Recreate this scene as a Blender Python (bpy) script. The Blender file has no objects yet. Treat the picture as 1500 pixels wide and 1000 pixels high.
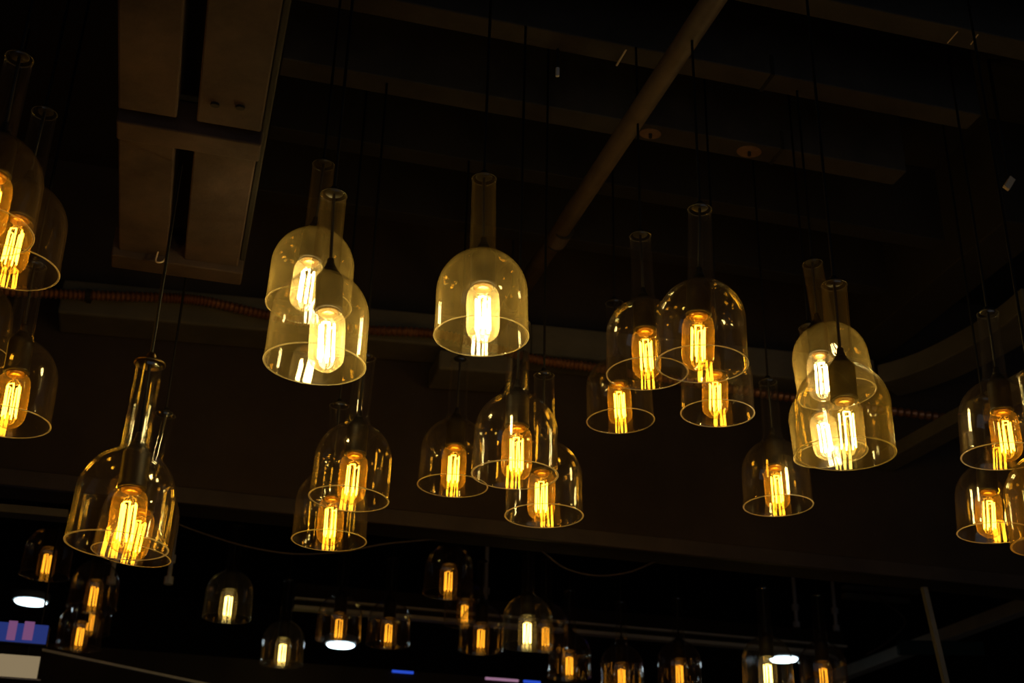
import bpy, math, random
from mathutils import Vector, Matrix
random.seed(7)
sc = bpy.context.scene
col = sc.collection
F = 1900.0                                   # focal length in pixels of the 1500 px wide frame
AZ = Vector((100, 3970, -1900)).normalized()
AY = Vector((-572, -900, -1900)); AY = (AY - AZ*AY.dot(AZ)).normalized()
AX = AY.cross(AZ)
M3 = Matrix((AX, AY, AZ))                    # camera space -> world
CAM = Vector((0, 0, 1.6))
def ray(x, y): return M3 @ (Vector((x-750, 500-y, -F))/F)
def at(x, y, d): return CAM + ray(x, y)*d
def atz(x, y, z):
    r = ray(x, y); return CAM + r*((z-CAM.z)/r.z)
def aty(x, y, Y):
    r = ray(x, y); return CAM + r*(Y/r.y)
RR = 0.075                                   # radius of a lamp shade's open rim
ZB, ZC = 3.32, 3.54                          # underside of beams, underside of ceiling deck
YW = 3.2                                     # bulkhead face

# ------------------------------------------------------------------ materials
def nmat(name):
    m = bpy.data.materials.new(name); m.use_nodes = True
    nt = m.node_tree; nt.nodes.clear()
    out = nt.nodes.new('ShaderNodeOutputMaterial')
    return m, nt, out
def solid(name, c1, c2=None, rough=.7, metal=0., scale=8., bump=.0, stretch=(1,1,1)):
    m, nt, out = nmat(name); N = nt.nodes.new; L = nt.links.new
    b = N('ShaderNodeBsdfPrincipled'); L(b.outputs[0], out.inputs[0])
    b.inputs['Roughness'].default_value = rough; b.inputs['Metallic'].default_value = metal
    tc = N('ShaderNodeTexCoord'); mp = N('ShaderNodeMapping'); mp.inputs['Scale'].default_value = stretch
    L(tc.outputs['Object'], mp.inputs[0])
    nz = N('ShaderNodeTexNoise'); nz.inputs['Scale'].default_value = scale; nz.inputs['Detail'].default_value = 8
    nz.inputs['Roughness'].default_value = .65; L(mp.outputs[0], nz.inputs['Vector'])
    cr = N('ShaderNodeValToRGB'); e = cr.color_ramp.elements
    e[0].position = .35; e[1].position = .7
    e[0].color = (*c1, 1); e[1].color = (*(c2 or c1), 1)
    L(nz.outputs[0], cr.inputs[0]); L(cr.outputs[0], b.inputs['Base Color'])
    if bump:
        bp = N('ShaderNodeBump'); bp.inputs['Strength'].default_value = bump; bp.inputs['Distance'].default_value = .01
        L(nz.outputs[0], bp.inputs['Height']); L(bp.outputs[0], b.inputs['Normal'])
    return m
def emis(name, c, s):
    m, nt, out = nmat(name); e = nt.nodes.new('ShaderNodeEmission')
    e.inputs[0].default_value = (*c, 1); e.inputs[1].default_value = s
    nt.links.new(e.outputs[0], out.inputs[0]); return m
def glass(name, haze, tint=(1,1,1), hcol=(1,1,1), gain=1.0, noise=True, rough=0.0, grazing=.16, diff=.4):
    """thin clear glass: straight-through transparency, mirror reflection after Schlick and a haze of dust and painted glow
    that shows more where the wall is seen edge-on"""
    m, nt, out = nmat(name); N = nt.nodes.new; L = nt.links.new
    def mth(op, a, b=None, clamp=False):
        n = N('ShaderNodeMath'); n.operation = op; n.use_clamp = clamp
        for i, v in enumerate((a, b)):
            if v is None: continue
            if isinstance(v, (int, float)): n.inputs[i].default_value = v
            else: L(v, n.inputs[i])
        return n.outputs[0]
    g = N('ShaderNodeNewGeometry'); d = N('ShaderNodeVectorMath'); d.operation = 'DOT_PRODUCT'
    L(g.outputs['Normal'], d.inputs[0]); L(g.outputs['Incoming'], d.inputs[1])
    c = mth('ABSOLUTE', d.outputs['Value'])
    f = mth('ADD', mth('MULTIPLY', mth('POWER', mth('SUBTRACT', 1.0, c, True), 5.0), .96), .04*gain, True)
    tr = N('ShaderNodeBsdfTransparent'); tr.inputs[0].default_value = (*tint, 1)
    gl = N('ShaderNodeBsdfGlossy'); gl.inputs['Roughness'].default_value = rough
    gl.inputs['Color'].default_value = (1, 1, 1, 1)
    m1 = N('ShaderNodeMixShader'); L(f, m1.inputs[0]); L(tr.outputs[0], m1.inputs[1]); L(gl.outputs[0], m1.inputs[2])
    df = N('ShaderNodeBsdfDiffuse'); tl = N('ShaderNodeBsdfTranslucent')
    df.inputs[0].default_value = (*hcol, 1); tl.inputs[0].default_value = (*hcol, 1)
    m2 = N('ShaderNodeMixShader'); m2.inputs[0].default_value = 1-diff; L(df.outputs[0], m2.inputs[1]); L(tl.outputs[0], m2.inputs[2])
    h = mth('DIVIDE', haze, mth('ADD', c, grazing))
    if noise:
        tc = N('ShaderNodeTexCoord'); nz = N('ShaderNodeTexNoise'); nz.inputs['Scale'].default_value = 38
        nz.inputs['Detail'].default_value = 6; L(tc.outputs['Object'], nz.inputs['Vector'])
        h = mth('MULTIPLY', h, mth('ADD', mth('MULTIPLY', nz.outputs[0], 1.6), .2))
    h = mth('MINIMUM', h, .9)
    m3 = N('ShaderNodeMixShader'); L(h, m3.inputs[0]); L(m1.outputs[0], m3.inputs[1]); L(m2.outputs[0], m3.inputs[2])
    L(m3.outputs[0], out.inputs[0]); return m

MAT = dict(
    glass=glass('clear_glass', .004, hcol=(.95,.85,1), gain=1.9),
    glass_haze=glass('dusty_glass', .026, hcol=(1, .74, .24), gain=1.5),
    far_edge=glass('thin_glass_edge', .05, noise=False, rough=.15, gain=2, grazing=.5),
    mouth=glass('fire_polished_edge', .22, noise=False, rough=.15, gain=4, grazing=.5),
    edge=glass('glow_glass_edge', .65, noise=False, rough=.25, gain=5, grazing=.5, hcol=(.9,.9,1)),  # extra haze stands in for light guided out at the rim
    edge_haze=glass('dusty_glow_glass_edge', .4, hcol=(1, .85, .45), noise=False, rough=.2, gain=4, grazing=.5),  # rim glow put into the haze, besides the dust
    bulb=glass('amber_bulb_glass', .05, hcol=(1, .66, .22), tint=(1, .95, .84), gain=1.2),  # orange haze stands in for bloom between the filament strands
    bulb_haze=glass('glare_bulb_glass', .14, hcol=(1, .84, .45), gain=1.2, noise=False, grazing=.6),  # haze stands in for the glare of the bright bulbs
    stem=glass('clear_stem_glass', .03, hcol=(1, .8, .5), noise=False),
    fil=emis('amber_filament', (1, .45, .022), 26),
    fil_bright=emis('bright_filament', (1, .72, .26), 60),
    fil_clear=emis('warm_filament', (1, .62, .10), 24),
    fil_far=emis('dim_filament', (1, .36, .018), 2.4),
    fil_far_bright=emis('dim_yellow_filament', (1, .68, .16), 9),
    socket=solid('black_bakelite', (.012, .010, .009), (.02, .017, .015), rough=.42, scale=30),
    cable=solid('black_cable', (.006, .006, .006), (.010, .009, .009), rough=.6, scale=60),
    cap=solid('dark_metal_cap', (.02, .018, .015), (.05, .04, .03), rough=.35, metal=.6, scale=30),
    brass=solid('aged_brass_cap', (.25, .16, .06), (.10, .07, .03), rough=.35, metal=1, scale=30),
    collar=solid('brass_collar', (.8, .45, .15), (.5, .28, .1), rough=.3, metal=1, scale=30),
    concrete=solid('brown_plaster', (.038, .025, .022), (.105, .068, .058), rough=.9, scale=5, bump=.4),
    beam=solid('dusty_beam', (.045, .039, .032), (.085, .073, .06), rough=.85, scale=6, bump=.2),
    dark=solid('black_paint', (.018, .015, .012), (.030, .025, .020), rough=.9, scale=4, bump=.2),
    wall=solid('dark_wall_paint', (.035, .026, .021), (.06, .045, .036), rough=.9, scale=3, bump=.2),
    pipe=solid('brown_painted_pipe', (.085, .062, .05), (.15, .11, .09), rough=.6, scale=14, bump=.1),
    duct=solid('grey_duct_paint', (.10, .095, .075), (.16, .145, .115), rough=.8, scale=6, bump=.1),
    conduit=solid('reddish_steel_conduit', (.32, .15, .08), (.5, .26, .15), rough=.38, metal=.7, scale=20),
    hook=solid('bright_steel', (.8, .6, .4), (.9, .75, .55), rough=.35, metal=0, scale=20),
    rod=solid('galvanised_rod', (.62, .64, .72), (.75, .77, .85), rough=.5, metal=0, scale=20),
    tray=solid('grey_tray_paint', (.60, .61, .56), (.75, .76, .70), rough=.6, scale=10),
    post=solid('worn_grey_paint', (.20, .20, .19), (.30, .30, .28), rough=.7),
    lip=solid('brown_edge_paint', (.042, .032, .028), (.07, .055, .045), rough=.6),
    rust=solid('rust_stain', (.24, .13, .07), (.36, .22, .14), rough=.9, scale=30),
    floor=solid('dark_floor', (.16, .14, .12), (.25, .22, .19), rough=.6, scale=3),
    downlight=emis('white_downlight', (.75, .93, 1), 6),
    housing=solid('white_housing', (.35, .4, .42), rough=.5),
    blue=emis('blue_screen', (.020, .034, .17), .9),
    pink=emis('pink_screen', (.17, .065, .16), 1.0),
    beige=emis('beige_screen', (.24, .18, .10), 1.0),
    bezel=solid('dark_bezel', (.02, .02, .022), rough=.4),
    reflblue=emis('blue_led_reflection', (.03, .10, .8), .7),
    reflpink=emis('pink_led_reflection', (.5, .25, .4), .6),
)

# ------------------------------------------------------------------ mesh helpers
def link(o, parent=None):
    col.objects.link(o)
    if parent: o.parent = parent
    return o
def mesh(name, v, f, mats, smooth=True, idx=None):
    me = bpy.data.meshes.new(name); me.from_pydata([tuple(p) for p in v], [], f)
    for m in (mats if isinstance(mats, (list, tuple)) else [mats]): me.materials.append(m)
    for i, p in enumerate(me.polygons):
        p.use_smooth = smooth
        if idx: p.material_index = idx[i]
    me.update(); return me
def lathe(prof, seg=48, closed=False):
    """prof: (r, z[, mat]) going once round; returns verts, faces, material indices"""
    v, f, ix = [], [], []
    n = len(prof)
    for p in prof:
        for s in range(seg):
            a = 2*math.pi*s/seg; v.append((p[0]*math.cos(a), p[0]*math.sin(a), p[1]))
    for i in range(n if closed else n-1):
        j = (i+1) % n
        for s in range(seg):
            t = (s+1) % seg
            f.append((i*seg+s, i*seg+t, j*seg+t, j*seg+s)); ix.append(prof[i][2] if len(prof[i]) > 2 else 0)
    if not closed:
        if prof[0][0] > 1e-6: f.append(tuple(range(seg))[::-1]); ix.append(0)
        if prof[-1][0] > 1e-6: f.append(tuple((n-1)*seg+s for s in range(seg))); ix.append(0)
    return v, f, ix
def tube(pts, r, seg=8, v=None, f=None):
    v = [] if v is None else v; f = [] if f is None else f
    pts = [Vector(p) for p in pts]; base = len(v); n = len(pts)
    rr = r if isinstance(r, (list, tuple)) else [r]*n
    up = Vector((0, 0, 1)); t0 = (pts[1]-pts[0]).normalized()
    if abs(t0.dot(up)) > .9: up = Vector((1, 0, 0))
    u = t0.cross(up).normalized()
    for i, p in enumerate(pts):
        t = ((pts[min(i+1, n-1)]-pts[max(i-1, 0)])).normalized()
        u = (u - t*u.dot(t)).normalized(); w = t.cross(u)
        for s in range(seg):
            a = 2*math.pi*s/seg; v.append(p + (u*math.cos(a)+w*math.sin(a))*rr[i])
    for i in range(n-1):
        for s in range(seg):
            t = (s+1) % seg; b = base+i*seg
            f.append((b+s, b+t, b+seg+t, b+seg+s))
    f.append(tuple(base+s for s in range(seg))[::-1]); f.append(tuple(base+(n-1)*seg+s for s in range(seg)))
    return v, f
def prism(a, b, s, h, v=None, f=None):
    """box from a to b (centres of the end faces); s = half size across as a vector, h = the other"""
    v = [] if v is None else v; f = [] if f is None else f; n = len(v)
    a, b, s, h = Vector(a), Vector(b), Vector(s), Vector(h)
    for p in (a, b):
        for q in (-s-h, s-h, s+h, -s+h): v.append(p+q)
    for q in ((0,1,2,3),(7,6,5,4),(0,4,5,1),(1,5,6,2),(2,6,7,3),(3,7,4,0)): f.append(tuple(n+i for i in q))
    return v, f
def box(x0, x1, y0, y1, z0, z1, v=None, f=None):
    return prism(((x0+x1)/2, (y0+y1)/2, z0), ((x0+x1)/2, (y0+y1)/2, z1), ((x1-x0)/2, 0, 0), (0, (y1-y0)/2, 0), v, f)
def bevel(o, w=.004):
    md = o.modifiers.new('bevel', 'BEVEL'); md.width = w; md.segments = 2; md.limit_method = 'ANGLE'
def fixn(me):
    import bmesh
    b = bmesh.new(); b.from_mesh(me); bmesh.ops.recalc_face_normals(b, faces=b.faces); b.to_mesh(me); b.free()
def obj(name, vf, m, parent=None, smooth=False, bev=0, origin=None):
    v, f = vf[0], vf[1]
    if origin is not None: v = [Vector(p)-Vector(origin) for p in v]
    me = mesh(name, v, f, m, smooth); fixn(me)
    o = bpy.data.objects.new(name, me)
    if origin is not None: o.location = origin
    if bev: bevel(o, bev)
    return link(o, parent)
def tag(o, label, cat, group=None, kind=None):
    o['label'] = label; o['category'] = cat
    if group: o['group'] = group
    if kind: o['kind'] = kind
    return o
def struct(o, label=None):
    o['kind'] = 'structure'
    if label: o['label'] = label
    return o
def empty(name, loc):
    o = bpy.data.objects.new(name, None); o.location = loc; o.empty_display_size = .05; return link(o)
def rel(o, loc):                              # put a child given in world coordinates under an Empty at loc
    o.location = Vector(o.location) - Vector(loc); return o
def spline(P, k=5):
    out = []; P = [Vector(p) for p in P]; n = len(P)
    for i in range(n-1):
        p0, p1, p2, p3 = P[max(i-1,0)], P[i], P[i+1], P[min(i+2,n-1)]
        for j in range(k):
            t = j/k
            out.append(.5*((2*p1)+(p2-p0)*t+(2*p0-5*p1+4*p2-p3)*t*t+(3*p1-p0-3*p2+p3)*t**3))
    out.append(P[-1]); return out

# ------------------------------------------------------------------ pendant lamp meshes (unit: RR)
def shade_mesh(kind, haze):
    r0, z1 = (.37, 2.12) if kind == 'round' else (.47, 2.26)
    out = [Vector((r, z, 0)) for r, z in ((1.0, 0), (.994, .06), (.988, .14))]
    out += [Vector((.986-.014*z, z, 0)) for z in (.25, .4, .55, .7, .85, .96)]
    a0, bb = .9725, .99
    te = math.acos(r0/a0); n = 16
    for i in range(1, n+1):
        t = te*i/n; out.append(Vector((a0*math.cos(t), 1.0+bb*math.sin(t), 0)))
    p0 = out[-1]; tg = Vector((-a0*math.sin(te), bb*math.cos(te), 0)); rn = .283
    c = p0 + tg*((p0.x-rn)/(a0*math.sin(te))); p2 = Vector((rn, z1, 0))
    for i in range(1, 9):
        t = i/8; out.append(p0*(1-t)**2 + c*2*t*(1-t) + p2*t*t)
    for i in range(1, 9):
        t = i/8; out.append(Vector((rn - .018*t, z1 + (3.74-z1)*t, 0)))
    out += [Vector((.268, 3.80, 0)), Vector((.275, 3.84, 0)), Vector((.282, 3.86, 0))]
    th = .034
    nrm = []
    for i, p in enumerate(out):
        t = (out[min(i+1,len(out)-1)]-out[max(i-1,0)]).normalized()
        nrm.append(Vector((-t.y, t.x, 0)))
    inn = [p + n*th for p, n in zip(out, nrm)]
    # rounded, slightly thickened lips at the rim and at the neck's mouth
    prof = [(p.x*RR, p.y*RR, 0) for p in out]
    prof += [(p.x*RR, p.y*RR, 0) for p in inn[::-1]]
    lip = [(.966, -.010, 1), (.974, -.018, 1), (.986, -.020, 1), (.999, -.014, 1), (1.003, -.004, 1)]
    prof[-1] = (inn[0].x*RR, inn[0].y*RR, 1)
    prof += [(r*RR, z*RR, 1) for r, z, _ in lip]
    k = len(out)-1; prof[k] = (prof[k][0], prof[k][1], 1)
    prof[k] = (prof[k][0], prof[k][1], 2)
    v, f, ix = lathe(prof, 80, True)
    me = mesh('glass_shade', v, f, [MAT['glass_haze' if haze else 'glass'], MAT['edge_haze' if haze else 'edge'], MAT['mouth']], True, ix)
    fixn(me); return me
def lathe_mesh(name, prof, m, seg=32, smooth=True):
    v, f, ix = lathe([(r*RR, z*RR) for r, z in prof], seg)
    me = mesh(name, v, f, m, smooth); fixn(me); return me
SHF = shade_mesh('round', 0); SHF.materials[1] = SHF.materials[2] = MAT['far_edge']
SH = {(k, h): shade_mesh(k, h) for k in ('round', 'sloped') for h in (0, 1)}
# socket: straight barrel, shoulder and cord grip (heights above the rim plane)
SOCK = lathe_mesh('socket', [(.255,1.17),(.275,1.165),(.288,1.19),(.288,1.22),(.276,1.24),(.276,1.86),(.268,1.92),(.24,1.97),(.16,2.08),(.13,2.12),(.13,2.15),(.10,2.17)], MAT['socket'])
GRIP = lathe_mesh('cord_grip', [(.085,2.14),(.10,2.16),(.10,2.22),(.075,2.26),(.075,2.34),(.05,2.37)], MAT['socket'], 16)
COLL = lathe_mesh('screw_collar', [(.15,1.08),(.19,1.10),(.205,1.15),(.205,1.24),(.1,1.26)], MAT['collar'], 24)
CAP = lathe_mesh('top_cap', [(.05,3.89),(.17,3.90),(.19,3.92),(.185,3.95),(.12,3.97),(.085,3.99),(.075,4.06),(.05,4.08)], MAT['cable'], 32)
CAPB = lathe_mesh('top_cap', [(.05,3.86),(.30,3.865),(.325,3.885),(.32,3.93),(.20,3.96),(.11,3.98),(.105,4.09),(.07,4.15)], MAT['brass'], 32)
def bulb_mesh(m):
    k = [(0,-.14),(.12,-.118),(.23,-.05),(.315,.05),(.35,.19),(.352,.4),(.352,.75),(.345,.92),(.305,1.05),(.235,1.12),(.195,1.16)]
    s = spline([(r, z, 0) for r, z in k], 3)
    return lathe_mesh('bulb', [(max(p.x, .0), p.y) for p in s], m, 36)
BULB = {0: bulb_mesh(MAT['bulb']), 1: bulb_mesh(MAT['bulb_haze']), 2: bulb_mesh(MAT['stem'])}
def fil_mesh(m, rad=.0175, R0=.145, n=7):
    v, f = [], []
    for i in range(n):
        a = 2*math.pi*i/n + .3; b = a + .14
        top = (R0*math.cos(a)*RR, R0*math.sin(a)*RR, .86*RR); bot = (R0*1.03*math.cos(b)*RR, R0*1.03*math.sin(b)*RR, .12*RR)
        tube([bot, top], rad*RR, 5, v, f)
        if i % 2 == 0 and i < n-1:            # hairpin joint at the top
            c = 2*math.pi*(i+1)/n + .3
            tube([top, (R0*math.cos(c)*RR, R0*math.sin(c)*RR, .86*RR)], rad*RR*.7, 4, v, f)
    me = mesh('filament', v, f, m, True); return me
FIL = {k: fil_mesh(MAT[k], .0175 if k != 'fil_bright' else .024) for k in ('fil', 'fil_bright', 'fil_clear', 'fil_far', 'fil_far_bright')}
STEM = lathe_mesh('glass_stem', [(.0,.02),(.028,.03),(.03,.10),(.022,.14),(.022,.86),(.04,.92),(.07,.98),(.075,1.04),(.13,1.09),(.16,1.12)], MAT['stem'], 12)

def in_duct(x, y): return -.20 < x < .05 and y < 2.3
BEAM_Y = []
def pendant(rx, ry, hw, nx, ny, label, kind='round', bright=0, boff=0, fil=None, haze=None, capb=False, group=None, ztop=None, far=False):
    P = at(rx, ry, F*RR/hw)
    d = P - CAM; view = d.normalized()
    root = empty('pendant_lamp', P)
    tag(root, label, 'pendant lamp', group)
    # lean of the shade: only across the view, so that the neck's mouth meets the photo's
    sx = view.cross(Vector((0,0,1))).normalized()
    L = 3.85*RR
    def pr(p):
        c = M3.transposed() @ (p-CAM); return 750+F*c.x/-c.z, 500-F*c.y/-c.z
    ang = 0
    if nx is not None:
        for _ in range(6):
            q = P + (Vector((0,0,1))*math.cos(ang) + sx*math.sin(ang))*L
            dx = nx - pr(q)[0]; ang += dx/ (F/d.length)/L
    axis = (Vector((0,0,1))*math.cos(ang) + sx*math.sin(ang))
    rot = Vector((0,0,1)).rotation_difference(axis)
    sh = link(bpy.data.objects.new('glass_shade', SHF if far else SH[(kind, 1 if haze else 0)]), root)
    sh.rotation_mode = 'QUATERNION'; sh.rotation_quaternion = rot
    mouth = axis*(3.88*RR)
    cp = link(bpy.data.objects.new('top_cap', CAPB if capb else CAP), root)
    cp.rotation_mode = 'QUATERNION'; cp.rotation_quaternion = rot
    if capb: cp['label'] = 'brass top cap with a small finial'
    # socket and bulb hang on the cable from the neck's mouth and may lean a little by themselves
    bc = axis*(.45*RR) + sx*(boff/(F/d.length))
    a2 = (mouth-bc).normalized()
    r2 = Vector((0,0,1)).rotation_difference(a2)
    o2 = mouth - a2*(3.88*RR)
    def hang(name, me, par=root):
        o = bpy.data.objects.new(name, me); link(o, par)
        if par is root:
            o.rotation_mode = 'QUATERNION'; o.rotation_quaternion = r2; o.location = o2
        return o
    so = hang('socket', SOCK); hang('cord_grip', GRIP, so)
    b = hang('bulb', BULB[bright]); hang('filament', FIL[fil or ('fil_bright' if bright == 1 else 'fil')], b)
    if not far:
        hang('glass_stem', STEM, b); hang('screw_collar', COLL, b)
    if ztop is None:
        ztop = ZC
        m = P + axis*(3.88*RR)
        for y0, y1 in BEAM_Y:
            if y0 < m.y < y1 and m.y < 3.2: ztop = ZB
        if in_duct(m.x, m.y): ztop = 2.8
    top = Vector((mouth.x, mouth.y, ztop - P.z))
    v, f = tube([o2 + a2*(2.3*RR), mouth, mouth + Vector((0,0,.02)), top], .0026, 8)
    obj('cable', (v, f), MAT['cable'], root, True)
    return root

# ------------------------------------------------------------------ setting
X0, X1, Y1 = -2.2, 4.6, 8.0
struct(obj('floor', box(X0, X1, -3, Y1, -.1, 0), MAT['floor']))
struct(obj('ceiling', box(X0, X1, -3, Y1, ZC, ZC+.1), MAT['dark']))
struct(obj('wall_left', box(X0-.15, X0, -3, Y1, 0, ZC), MAT['wall']))
struct(obj('wall_right', box(X1, X1+.15, -3, Y1, 0, ZC), MAT['wall']))
struct(obj('wall_back', box(X0, X1, Y1, Y1+.15, 0, ZC), MAT['wall']))
zb = aty(700, 784, YW).z                         # underside of the bulkhead
struct(obj('wall_bulkhead', box(X0, X1, YW, YW+.1, zb+.003, ZC), MAT['wall']), 'dark bulkhead wall hanging above the far glass room')
zl = aty(700, 757, YW-.02).z
struct(obj('trim_5', box(X0, X1, YW-.02, YW, zb, zl), MAT['lip'], bev=.004), 'dark lip along the lower edge of the bulkhead')
# joists: strips seen between the hanging cables
edges = [(1300, 18, 1300, 48), (1250, 132, 1250, 158), (1150, 219, 1150, 243)]
YS = []
for a in edges:
    YS.append((atz(a[0], a[1], ZB).y, atz(a[2], a[3], ZB).y))
YS.insert(0, (YS[0][0]-.25, YS[0][1]-.25))
YS.append((2.545, 2.60)); YS.append((2.83, 2.88))
BEAM_Y += YS
BE = [3.2, 3.2, atz(1432, 175, ZB).x, atz(1322, 258, ZB).x, 1.9, 1.9]
for i, (y0, y1) in enumerate(YS):
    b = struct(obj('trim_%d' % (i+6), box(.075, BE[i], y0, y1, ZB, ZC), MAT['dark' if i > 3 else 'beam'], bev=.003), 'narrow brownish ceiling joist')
    if i == 1: NEAR = b
    if i == 2:
        x = atz(1105, 145, ZB).x; p = obj('joint', box(x-.004, x+.004, y0-.002, y1+.002, ZB-.002, ZB+.05), MAT['dark'], b)
    if i == 3:
        x = atz(1135, 232, ZB).x; obj('joint', box(x-.004, x+.004, y0-.002, y1+.002, ZB-.002, ZB+.05), MAT['dark'], b)
        for (px, py, r) in ((951, 198, .023), (1097, 222, .027)):
            c = atz(px, py, ZB); v, f, _ = lathe([(r*1.0, c.z-.0015), (r, c.z+.004)], 24)
            ym = (y0+y1)/2
            q = obj('rust_stain', ([(p[0]*1.1+c.x, p[1]*.85+ym, p[2]) for p in v], f), MAT['rust'], b); q['label'] = 'round rusty stain'
            v, f, _ = lathe([(.004, c.z-.012), (.004, c.z+.004)], 10)
            obj('screw', ([(p[0]+c.x, p[1]+ym, p[2]) for p in v], f), MAT['dark'], b)
# boxed plaster duct running away from the viewer, upper left
DZ = 2.8
d = empty('boxed_duct', (-.07, 1.9, DZ))
tag(d, 'brown plastered boxed duct with a dark slot and cross bars, upper left', 'duct')
def dp(name, b, m, bev=.003): return rel(obj(name, b, m, d, bev=bev), d.location)
yb1a, yb1b, yb0 = atz(280, 177, DZ).y, atz(280, 222, DZ-.012).y, atz(280, 196, DZ-.012).y
ye = atz(260, 380, DZ).y
dp('body', box(-.185, .045, -1.0, ye+.10, DZ+.05, ZC), MAT['dark'])
for (ya, yb) in ((-1.0, yb1a), (yb1b-.01, ye)):
    dp('soffit_panel', box(-.183, -.093, ya, yb, DZ, DZ+.055), MAT['concrete'])
    dp('soffit_panel', box(-.062, .040, ya, yb, DZ, DZ+.055), MAT['concrete'])
dp('side_panel', box(.041, .052, -1.0, ye+.1, DZ+.015, ZC), MAT['dark'])
dp('cross_bar', box(-.184, .044, yb0, yb1b, DZ-.012, DZ+.05), MAT['concrete'])
dp('cross_bar', box(-.195, .050, ye-.006, ye+.045, DZ-.014, DZ+.05), MAT['concrete'])
for px, py in ((315, 152), (352, 156)):
    c = atz(px, py, DZ); v, f, _ = lathe([(.0055, DZ-.004), (.0055, DZ+.004)], 12)
    dp('bolt_hole', ([(p[0]*1.3+c.x, p[1]+c.y, p[2]) for p in v], f), MAT['dark'], 0)
# small hook with a knot on the far cross bar
c = atz(240, 380, DZ-.014)
o = obj('cable_hook', tube(spline([c+Vector((-.012,0,.02)), c+Vector((-.014,-.004,-.006)), c+Vector((-.008,-.008,-.012)), c+Vector((0,-.008,-.008)), c+Vector((.003,-.006,.0))], 5), .0016, 8), MAT['hook'])
tag(o, 'small bent metal hook on the far cross bar of the plaster duct', 'hook')
# round pipe running away under the joists
pz = 3.15
a, b_ = atz(1045, 0, pz), atz(780, 400, pz)
dirp = (b_-a).normalized()
p = empty('ceiling_pipe', a); tag(p, 'brown round pipe running diagonally under the joists to the bulkhead', 'pipe')
q0, q1 = a - dirp*1.0, a + dirp*((YW-a.y)/dirp.y)
rel(obj('pipe_run', tube([q0, q1], .0215, 24), MAT['pipe'], p, True), p.location)
c = atz(820, 345, pz)
rel(obj('coupling', tube([c-dirp*.03, c-dirp*.028, c+dirp*.028, c+dirp*.03], [.0215, .0245, .0245, .0215], 24), MAT['pipe'], p, False), p.location)
for k in (-1, 1):
    cc = c + dirp*.03*k
    rel(obj('coupling_ring', tube([cc-dirp*.003, cc+dirp*.003], .0255, 24), MAT['dark'], p, False), p.location)
for t in (-.3, 1.25):
    c = a + dirp*t
    rel(obj('pipe_strap', tube([c-dirp*.008, c+dirp*.008], .0228, 20), MAT['dark'], p, False), p.location)
    rel(obj('hanger_rod', tube([c+Vector((0,0,.02)), Vector((c.x, c.y, ZC))], .003, 8), MAT['cable'], p, False), p.location)

# grey box duct along the bulkhead and its branch
g = empty('ventilation_duct', (1, YW-.09, 3.2))
tag(g, 'grey flat duct running along the bulkhead above the corrugated conduit', 'duct')
def ridge(px0, py0, px1, py1, h, Y, dep):        # horizontal member by the two ends of its centre line and its half height
    A, B = aty(px0, py0, Y), aty(px1, py1, Y); return prism(A, B, (0, dep/2, 0), (0, 0, h))
def gd(*a, name='duct_run'): return rel(obj(name, ridge(*a), MAT['duct'], g, bev=.006), g.location)
gd(90, 448, 770, 508, .047, YW-.07, .12)
gd(770, 508, 1268, 558, .045, YW-.07, .12)
jt = aty(640, 540, YW-.09)
rel(obj('outlet_stub', ridge(635, 541, 742, 548, .028, YW-.09, .14), MAT['duct'], g, bev=.006), g.location)
A = aty(1268, 558, YW-.07)
rz = A.z
B = atz(1350, 548, rz); 
B2 = atz(1530, 440, rz)
br = empty('branch_duct', B); tag(br, 'grey curved branch duct rising diagonally behind the rightmost lamps', 'duct')
pts = spline([A+Vector((.06,-.02,0)), atz(1345, 545, rz), atz(1400, 522, rz), atz(1480, 478, rz), B2], 6)
v, f = [], []
seg = 4
for i, q in enumerate(pts):
    t = (pts[min(i+1,len(pts)-1)]-pts[max(i-1,0)]).normalized(); s = t.cross(Vector((0,0,1))).normalized()*.062
    for k, (u, w) in enumerate(((-1,-1),(1,-1),(1,1),(-1,1))): v.append(q + s*u + Vector((0,0,.03))*w)
for i in range(len(pts)-1):
    for s in range(4): f.append((i*4+s, i*4+(s+1)%4, i*4+4+(s+1)%4, i*4+4+s))
f += [(0,1,2,3), tuple((len(pts)-1)*4+s for s in (3,2,1,0))]
rel(obj('duct_run', (v, f), MAT['duct'], br, bev=.004), br.location)
A = aty(1290, 680, YW+.002); B = atz(1530, 548, A.z)
o = obj('sloping_strut', prism(A, B, (.035,.03,0), (0,0,.02)), MAT['duct'], bev=.004)
tag(o, 'grey flat strut running diagonally below the curved branch duct', 'strut')
# corrugated conduit
cp = [(-40, 424), (60, 429), (150, 433), (240, 436), (300, 441), (385, 460), (460, 473), (540, 483), (640, 489), (720, 509), (790, 527), (870, 538), (960, 552), (1060, 568), (1170, 584), (1290, 600), (1420, 616), (1540, 630)]
path = spline([aty(x, y, YW-.17) for x, y in cp], 26)
rad = [.0096 if i % 2 else .0140 for i in range(len(path))]
o = obj('corrugated_conduit', tube(path, rad, 12), MAT['conduit'], None, False)
tag(o, 'reddish corrugated metal conduit sagging along the bulkhead', 'conduit')
for i in (46, 176, 252, 382):
    q = path[i]
    obj('conduit_clip', tube([q+Vector((-.006,0,0)), q+Vector((.006,0,0))], .0155, 12), MAT['dark'], o)
    obj('clip_arm', prism(q+Vector((0,.008,0)), Vector((q.x, YW+.001, q.z)), (.006,0,0), (0,0,.003)), MAT['dark'], o)

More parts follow.
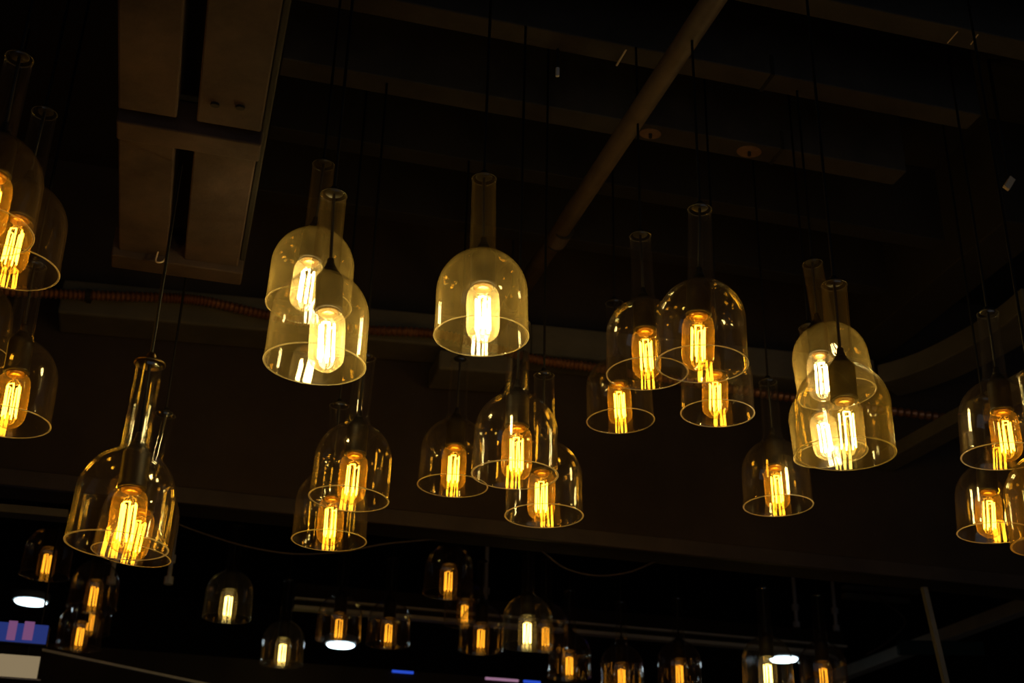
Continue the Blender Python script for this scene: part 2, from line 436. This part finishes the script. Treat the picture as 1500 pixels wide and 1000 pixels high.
# hook, stub rod and clips under the joists
y2 = YS[2]
A = atz(918, 58, ZB+.03); B = atz(917, 73, ZB); Cc = atz(903, 96, ZB-.01)
o = obj('bent_wire', tube([atz(920, 40, ZB+.08), A, B, Cc], .0022, 8), MAT['hook'])
tag(o, 'short shiny bent wire sticking out below a joist beside the diagonal pipe', 'wire')
c = atz(817, 72, ZB); lo = at(818, 108, (c-CAM).length)
o = empty('stub_rod', c); tag(o, 'short black rod with a grey tip hanging left of the diagonal pipe', 'rod')
zz = c.z
while True:
    q = M3.transposed() @ (Vector((c.x, c.y, zz))-CAM)
    if 500-F*q.y/-q.z > 110: break
    zz -= .003
rel(obj('shaft', tube([(c.x, c.y, ZC), (c.x, c.y, zz+.02)], .003, 10), MAT['cable'], o), c)
rel(obj('tip', tube([(c.x, c.y, zz+.02), (c.x, c.y, zz)], .0042, 10), MAT['rod'], o), c)
for k, (x0, y0, x1, y1) in enumerate(((1388, 63, 1403, 46), (1422, 65, 1433, 50))):
    A, B = atz(x0, y0, ZB), atz(x1, y1, ZB)
    o = obj('clip', tube([A, (A+B)/2, B], .0014, 8), MAT['hook'], NEAR); o['label'] = 'thin shiny wire clip'
# side duct and bright bracket at the right edge
A = aty(1440, 215, 2.35)
o = obj('hanging_channel', box(A.x-.01, A.x+.12, 2.30, YW, ZB-.08, ZC), MAT['dark'], bev=.004)
tag(o, 'dark box closing the ends of the joists at upper right', 'bulkhead box')
c = at(1478, 268, 2.9)
v, f = prism(c+Vector((-.010,0,-.016)), c+Vector((.010,0,.014)), (.006,0,-.004), (0,.004,0))
o = empty('wall_bracket', c); tag(o, 'tiny bright metal bracket on a dark rod at the upper right edge', 'bracket')
rel(obj('plate', (v, f), MAT['hook'], o), c)
rel(obj('rod', tube([c+Vector((.003,.004,.01)), Vector((c.x+.003, c.y+.004, ZC))], .004, 8), MAT['cable'], o), c)

# ------------------------------------------------------------------ front pendant lamps
PL = [
 dict(a=(-33,335,80,28,85), l='clear bell pendant lamp cut by the left edge, highest in the top left corner', boff=8),
 dict(a=(14,392,71,65,167), l='clear bell pendant lamp just right of and behind the top left corner lamp', boff=-2),
 dict(a=(5,617,67,50,385), l='clear bell pendant lamp at the left edge below the top left pair', boff=5),
 dict(a=(-50,520,60,-20,330), l='clear pendant lamp almost wholly cut by the left edge, between upper and lower ones'),
 dict(a=(171,798,75,219,530), boff=8, capb=True, l='large clear pendant lamp with brass top cap, lowest at lower left'),
 dict(a=(192,812,58,242,600), boff=2, l='smaller clear pendant lamp behind the lowest large one with the brass cap'),
 dict(a=(452,447,63,474,235), bright=1, haze=1, boff=-6, l='yellowish glowing pendant lamp half hidden behind the brightest lamp'),
 dict(a=(461,533,75,489,278), bright=1, haze=1, boff=14, l='brightest pendant lamp, its dark socket showing, with a twin behind'),
 dict(a=(705,492,70,709,246), bright=1, haze=1, boff=2, l='bright yellowish pendant lamp hanging alone at top centre left of the diagonal pipe'),
 dict(a=(511,730,59,535,507), kind='sloped', boff=2, l='amber pendant lamp below the brightest one, in front of a lower twin'),
 dict(a=(482,791,55,497,583), l='amber pendant lamp behind and below left of the one under the brightest lamp'),
 dict(a=(663,711,52,674,515), kind='sloped', l='small amber pendant lamp left of the large central lower lamp'),
 dict(a=(754,695,64,760,462), boff=2, l='large amber pendant lamp in front of two smaller ones at lower centre'),
 dict(a=(797,755,58,797,545), boff=-4, l='amber pendant lamp lowest in the lower centre trio, behind at right'),
 dict(a=(948,547,60,938,336), kind='sloped', l='amber pendant lamp overlapping the left side of the larger one right of the pipe'),
 dict(a=(1028,533,68,1025,300), boff=-5, l='large clear pendant lamp at the front of the group of four right of the pipe'),
 dict(a=(909,616,50,900,440), l='small amber pendant lamp at lower left of the group of four right of the pipe'),
 dict(a=(1051,605,54,1047,410), boff=-3, l='amber pendant lamp hanging behind and below the front lamp of the group of four'),
 dict(a=(1140,740,51,1125,560), kind='sloped', l='small amber pendant lamp hanging alone at lower right centre'),
 dict(a=(1226,577,57,1190,374), bright=2, fil='fil_bright', haze=1, boff=-17, l='yellowish pendant lamp highest of the three overlapping at right'),
 dict(a=(1217,665,54,1184,468), bright=1, haze=1, boff=-4, l='bright pendant lamp almost hidden behind the front one of the right trio'),
 dict(a=(1239,664,72,1222,423), bright=2, fil='fil_clear', haze=1, boff=4, l='large pendant lamp with black socket and clear bulb, front of the right trio'),
 dict(a=(1470,668,60,1447,462), kind='sloped', boff=6, l='amber pendant lamp near the right edge, highest there, neck fully visible'),
 dict(a=(1458,780,54,1440,585), boff=-6, l='amber pendant lamp near the right edge directly below another'),
 dict(a=(1554,795,70,1508,552), l='pendant lamp cut by the right edge beside the lowest one there', bright=0, haze=1),
]
for q in PL:
    pendant(*q['a'], q['l'], kind=q.get('kind', 'round'), bright=q.get('bright', 0), boff=q.get('boff', 0), fil=q.get('fil'), haze=q.get('haze'), capb=q.get('capb', False), group='bell shaped glass pendant lamps in front')
# lamp models beyond the bulkhead standing in for reflections (filament centre in the frame)
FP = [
 (65,827,36,0,'dim amber reflected lamp above the left downlight in the dark room beyond'),
 (134,875,36,0,'dim amber reflected lamp right of the left downlight, upper of the ones there'),
 (130,913,30,0,'dim amber reflected lamp hanging second of the column right of the blue screen'),
 (114,934,33,0,'dim amber reflected lamp lowest of the column right of the blue screen'),
 (332,889,36,1,'bright yellow reflected lamp alone in the dark room beyond, left of centre'),
 (412,958,32,1,'yellowish reflected lamp just above the far ledge below the lone yellow one'),
 (495,922,34,0,'dim amber reflected lamp directly above the middle downlight'),
 (568,929,33,0,'dim amber reflected lamp right of the middle downlight'),
 (656,853,37,0,'dim amber reflected lamp highest in the far room, left of the long rod'),
 (680,900,31.5,0,'amber reflected lamp hanging second of three stepping down beside the long rod'),
 (704,937,34,0,'amber reflected lamp lowest of three stepping down beside the long rod'),
 (772,929,38,1,'bright yellow reflected lamp right of the long rod under the tray'),
 (799,934,34,0,'dim amber reflected lamp tight right of the bright yellow one under the tray'),
 (834,977,33,0,'dim amber reflected lamp at the bottom, right below the bright yellow pair'),
 (911,995,33,0,'dim amber reflected lamp at the bottom edge, left of its neighbour under the tray'),
 (996,989,33,0,'dim amber reflected lamp at the bottom edge under the middle of the tray'),
 (1126,990,38,1,'bright yellow reflected lamp at the bottom edge under the right downlight'),
 (1208,995,36,0,'dim amber reflected lamp rightmost at the bottom edge, beside the right downlight'),
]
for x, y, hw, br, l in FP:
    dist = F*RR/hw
    pendant(x, y+.44*hw, hw, None, None, l, bright=2, fil='fil_far_bright' if br else 'fil_far', group='modelled reflections of pendant lamps beyond the bulkhead', ztop=ZC, far=True)

# ------------------------------------------------------------------ far room fittings
def downlight(x, y, r, label):
    c = at(x, y, 5.35)
    e = empty('downlight', c); tag(e, label, 'downlight', 'round white downlights in the far room')
    v, f, _ = lathe([(r, .0), (r*1.15, .0), (r*1.15, .03), (.02, .035)], 32)
    obj('housing', (v, f), MAT['housing'], e, True)
    v, f, _ = lathe([(r, -.004), (r*.9, -.010), (r*.5, -.013)], 32); obj('lens', (v, f), MAT['downlight'], e, True)
    obj('stem', tube([(0,0,.03), (0,0,ZC-c.z)], .006, 8), MAT['cable'], e)
downlight(45, 880, .064, 'white round downlight left, above the blue screen')
downlight(499, 943, .058, 'white round downlight in the middle below an amber reflected lamp')
downlight(1148, 964, .057, 'white round downlight at right beside a bright yellow reflected lamp')
# long suspended tray
TY = 4.7
def ty(x, y, Y=TY): return aty(x, y, Y)
A, B = ty(430, 895), ty(1240, 946); zt = ty(860, 928).z
t = empty('suspended_tray', (A.x, TY, zt)); tag(t, 'long dark suspended tray with pale lower edges in the far room', 'tray')
rel(obj('tray_body', box(A.x, B.x, TY+.01, TY+.13, zt+.02, zt+.10), MAT['dark'], t, bev=.004), t.location)
rel(obj('front_lip', box(A.x, B.x, TY-.008, TY+.01, zt+.035, zt+.042), MAT['tray'], t), t.location)
rel(obj('lower_rail', box(A.x, ty(1208,953).x, TY-.02, TY+.02, zt-.004, zt+.010), MAT['tray'], t), t.location)
rel(obj('end_rail', prism(Vector((ty(1208,953).x, TY, zt+.003)), Vector((B.x, TY+.08, zt+.006)), (.006,.006,0), (0,0,.006)), MAT['tray'], t), t.location)
def hrod(x, y0, y1, Y, label, coll=True):
    P = ty(x, y1, Y); e = empty('hanger_rod', (P.x, Y, P.z)); tag(e, label, 'hanger rod', 'threaded rods holding up the far trays')
    obj('shaft', tube([(0,0,.0), (0,0,ZC-P.z)], .0075, 10), MAT['rod'], e)
    obj('nut', tube([(0,0,.06), (0,0,.085)], .015, 6), MAT['rod'], e)
    obj('lower_nut', tube([(0,0,-.012), (0,0,.012)], .015, 8), MAT['rod'], e)
hrod(711, 800, 893, TY+.06, 'grey threaded rod hanging in the middle of the far room')
hrod(1167, 840, 915, TY+.1, 'grey threaded rod above the right end of the tray, the left of two')
hrod(1225, 845, 920, TY+.1, 'grey threaded rod above the right end of the tray, the right of two')
hrod(247, 775, 850, 4.3, 'grey threaded rod right of the large brass capped pendant lamp')
hrod(163, 825, 850, 4.3, 'grey threaded rod end below the large brass capped pendant lamp')
# leaning post at right
A = aty(1351, 850, YW+.07); B = aty(1388, 1010, YW+.07)
C_ = A + (B-A)*(A.z/(A.z-B.z)); A = A + (A-B)*((zb+.02-A.z)/(A.z-B.z))
o = obj('grey_post', prism(C_, A, (.0075,0,0), (0,.0075,0)), MAT['post'])
tag(o, 'slim grey upright post below the bulkhead at lower right', 'post')
# long beam running away at lower right
A = aty(1520, 880, 4.0); B = atz(1180, 1008, A.z)
o = obj('far_beam', prism(A, B, (.028,.01,0), (0,0,.025)), MAT['tray'], bev=.004)
tag(o, 'pale grey beam slanting down to the left at lower right of the far room', 'beam')
o = obj('dark_sign_board', ridge(1315, 948, 1440, 950, .027, 4.35, .02), solid('teal_board', (.02,.05,.05), rough=.6), bev=.003)
tag(o, 'dark teal board hanging in front of the slanting beam', 'board')
# ledge along the bottom with glowing bits standing in for LED reflections
A, B = aty(330, 975, 4.75), aty(1060, 1010, 4.75)
L = empty('far_ledge', (A.x, 4.75, A.z)); tag(L, 'dark grey ledge along the bottom with blue and pink LED reflections', 'ledge')
zt = aty(600, 983, 4.75).z
rel(obj('ledge_beam', box(X0, X1, 4.74, 4.95, zt-.20, zt), MAT['dark'], L, bev=.004), L.location)
for n_, x0, x1, m in (('blue_led_reflection', 575, 606, 'reflblue'), ('pink_led_reflection', 712, 760, 'reflpink'), ('blue_led_reflection', 768, 792, 'reflblue')):
    p0, p1 = aty(x0, 981, 4.73), aty(x1, 983, 4.73)
    rel(obj(n_, box(p0.x, p1.x, 4.73, 4.74, zt-.011, zt-.003), MAT[m], L), L.location)
# screens at lower left
def quad(x0, x1, ytop, ybot, Y, m, name, par, dep=.004, off=0.):
    a, b_, c = aty(x0, ytop, Y), aty(x1, ytop, Y), aty((x0+x1)/2, ybot, Y)
    return rel(obj(name, box(a.x, b_.x, Y-off-dep, Y-off, c.z, a.z), MAT[m], par), par.location)
S = empty('display_screen', aty(30, 940, 4.0)); tag(S, 'blue screen with two pink vertical bands cut by the left edge', 'screen')
quad(-60, 75, 906, 941, 4.0, 'bezel', 'casing', S, dep=.03, off=-.03)
for xx in (-50, 60):
    q = aty(xx, 915, 4.02); rel(obj('hanger', tube([q, Vector((q.x, q.y, ZC))], .003, 8), MAT['cable'], S), S.location)
quad(-58, 73.5, 906, 939, 4.0, 'blue', 'screen_panel', S)
q = quad(14, 27, 909, 938, 4.0, 'pink', 'pink_band', S, off=.004, dep=.001)
q = quad(37, 52, 910, 938, 4.0, 'pink', 'pink_band', S, off=.004, dep=.001)
S = empty('light_board', aty(30, 990, 4.0)); tag(S, 'beige lit board below the blue screen at the lower left edge', 'board')
quad(-60, 62, 952, 992, 4.0, 'bezel', 'casing', S, dep=.03, off=-.03)
for xx in (-50, 40):
    q = aty(xx, 960, 4.02); rel(obj('hanger', tube([q, q+Vector((0, 0, .04))], .003, 8), MAT['cable'], S), S.location)
quad(-60, 61, 953, 990, 4.0, 'beige', 'board_panel', S)
quad(-60, 61, 989, 991, 4.0, 'rod', 'lower_edge', S, off=.004, dep=.003)
o = obj('ceiling_rail', prism(aty(62, 952, 4.3), aty(330, 1008, 4.3), (0,.01,0), (0,0,.004)), MAT['tray'])
tag(o, 'thin grey rail sloping down to the right from the beige board', 'rail')
# drooping cables below the bulkhead
def droop(pts, Y, label, r=.004):
    P = spline([aty(x, y, Y) for x, y in pts], 10)
    tag(obj('drooping_cable', tube(P, r, 8), MAT['lip'], None, True), label, 'cable', 'cables drooping below the bulkhead')
droop([(262,768),(300,782),(360,800),(430,811),(500,808),(560,797),(620,791),(690,785)], YW+.085, 'thin grey cable drooping below the bulkhead at left of centre', .003)
droop([(775,790),(800,812),(830,833),(875,843),(920,838),(955,824),(975,812)], YW+.085, 'thin grey cable loop drooping below the bulkhead right of centre', .003)
droop([(1275,868),(1300,885),(1320,900),(1325,915),(1300,940),(1270,958)], 4.2, 'thin dark cable curling beside the grey post at lower right', .004)
# ledges seen under the bulkhead, right and left
for (a, lab) in (((1235, 860, 1345, 868, .008, 4.3, .03), 'upper grey rail under the bulkhead left of the post'),
                 ((1235, 872, 1330, 880, .010, 4.3, .03), 'lower grey rail under the bulkhead left of the post'),
                 ((-60, 742, 100, 756, .010, YW-.05, .05), 'grey rail on the bulkhead at the left edge')):
    tag(obj('wall_rail', ridge(*a), MAT['duct'], bev=.002), lab, 'rail')

# ------------------------------------------------------------------ light, camera
w = bpy.data.worlds.new('world'); sc.world = w; w.use_nodes = True
bg = w.node_tree.nodes['Background']; bg.inputs[0].default_value = (.75, .85, 1, 1); bg.inputs[1].default_value = .12
cam = bpy.data.cameras.new('camera'); co = bpy.data.objects.new('camera', cam); link(co)
co.matrix_world = Matrix.Translation(CAM) @ M3.to_4x4()
cam.sensor_width = 36; cam.lens = F/1500*36; cam.clip_start = .05
cam.dof.use_dof = True; cam.dof.focus_distance = 2.25; cam.dof.aperture_fstop = 6.3
sc.camera = co
sc.view_settings.view_transform = 'Standard'; sc.view_settings.look = 'None'
sc.view_settings.gamma = 1; sc.view_settings.use_curve_mapping = False
sc.view_settings.exposure = 0
cy = sc.cycles
cy.transparent_max_bounces = 64; cy.max_bounces = 10; cy.glossy_bounces = 6; cy.diffuse_bounces = 3
cy.transmission_bounces = 8; cy.use_denoising = True; cy.use_light_tree = True
cy.sample_clamp_indirect = 4; cy.caustics_reflective = False; cy.caustics_refractive = False
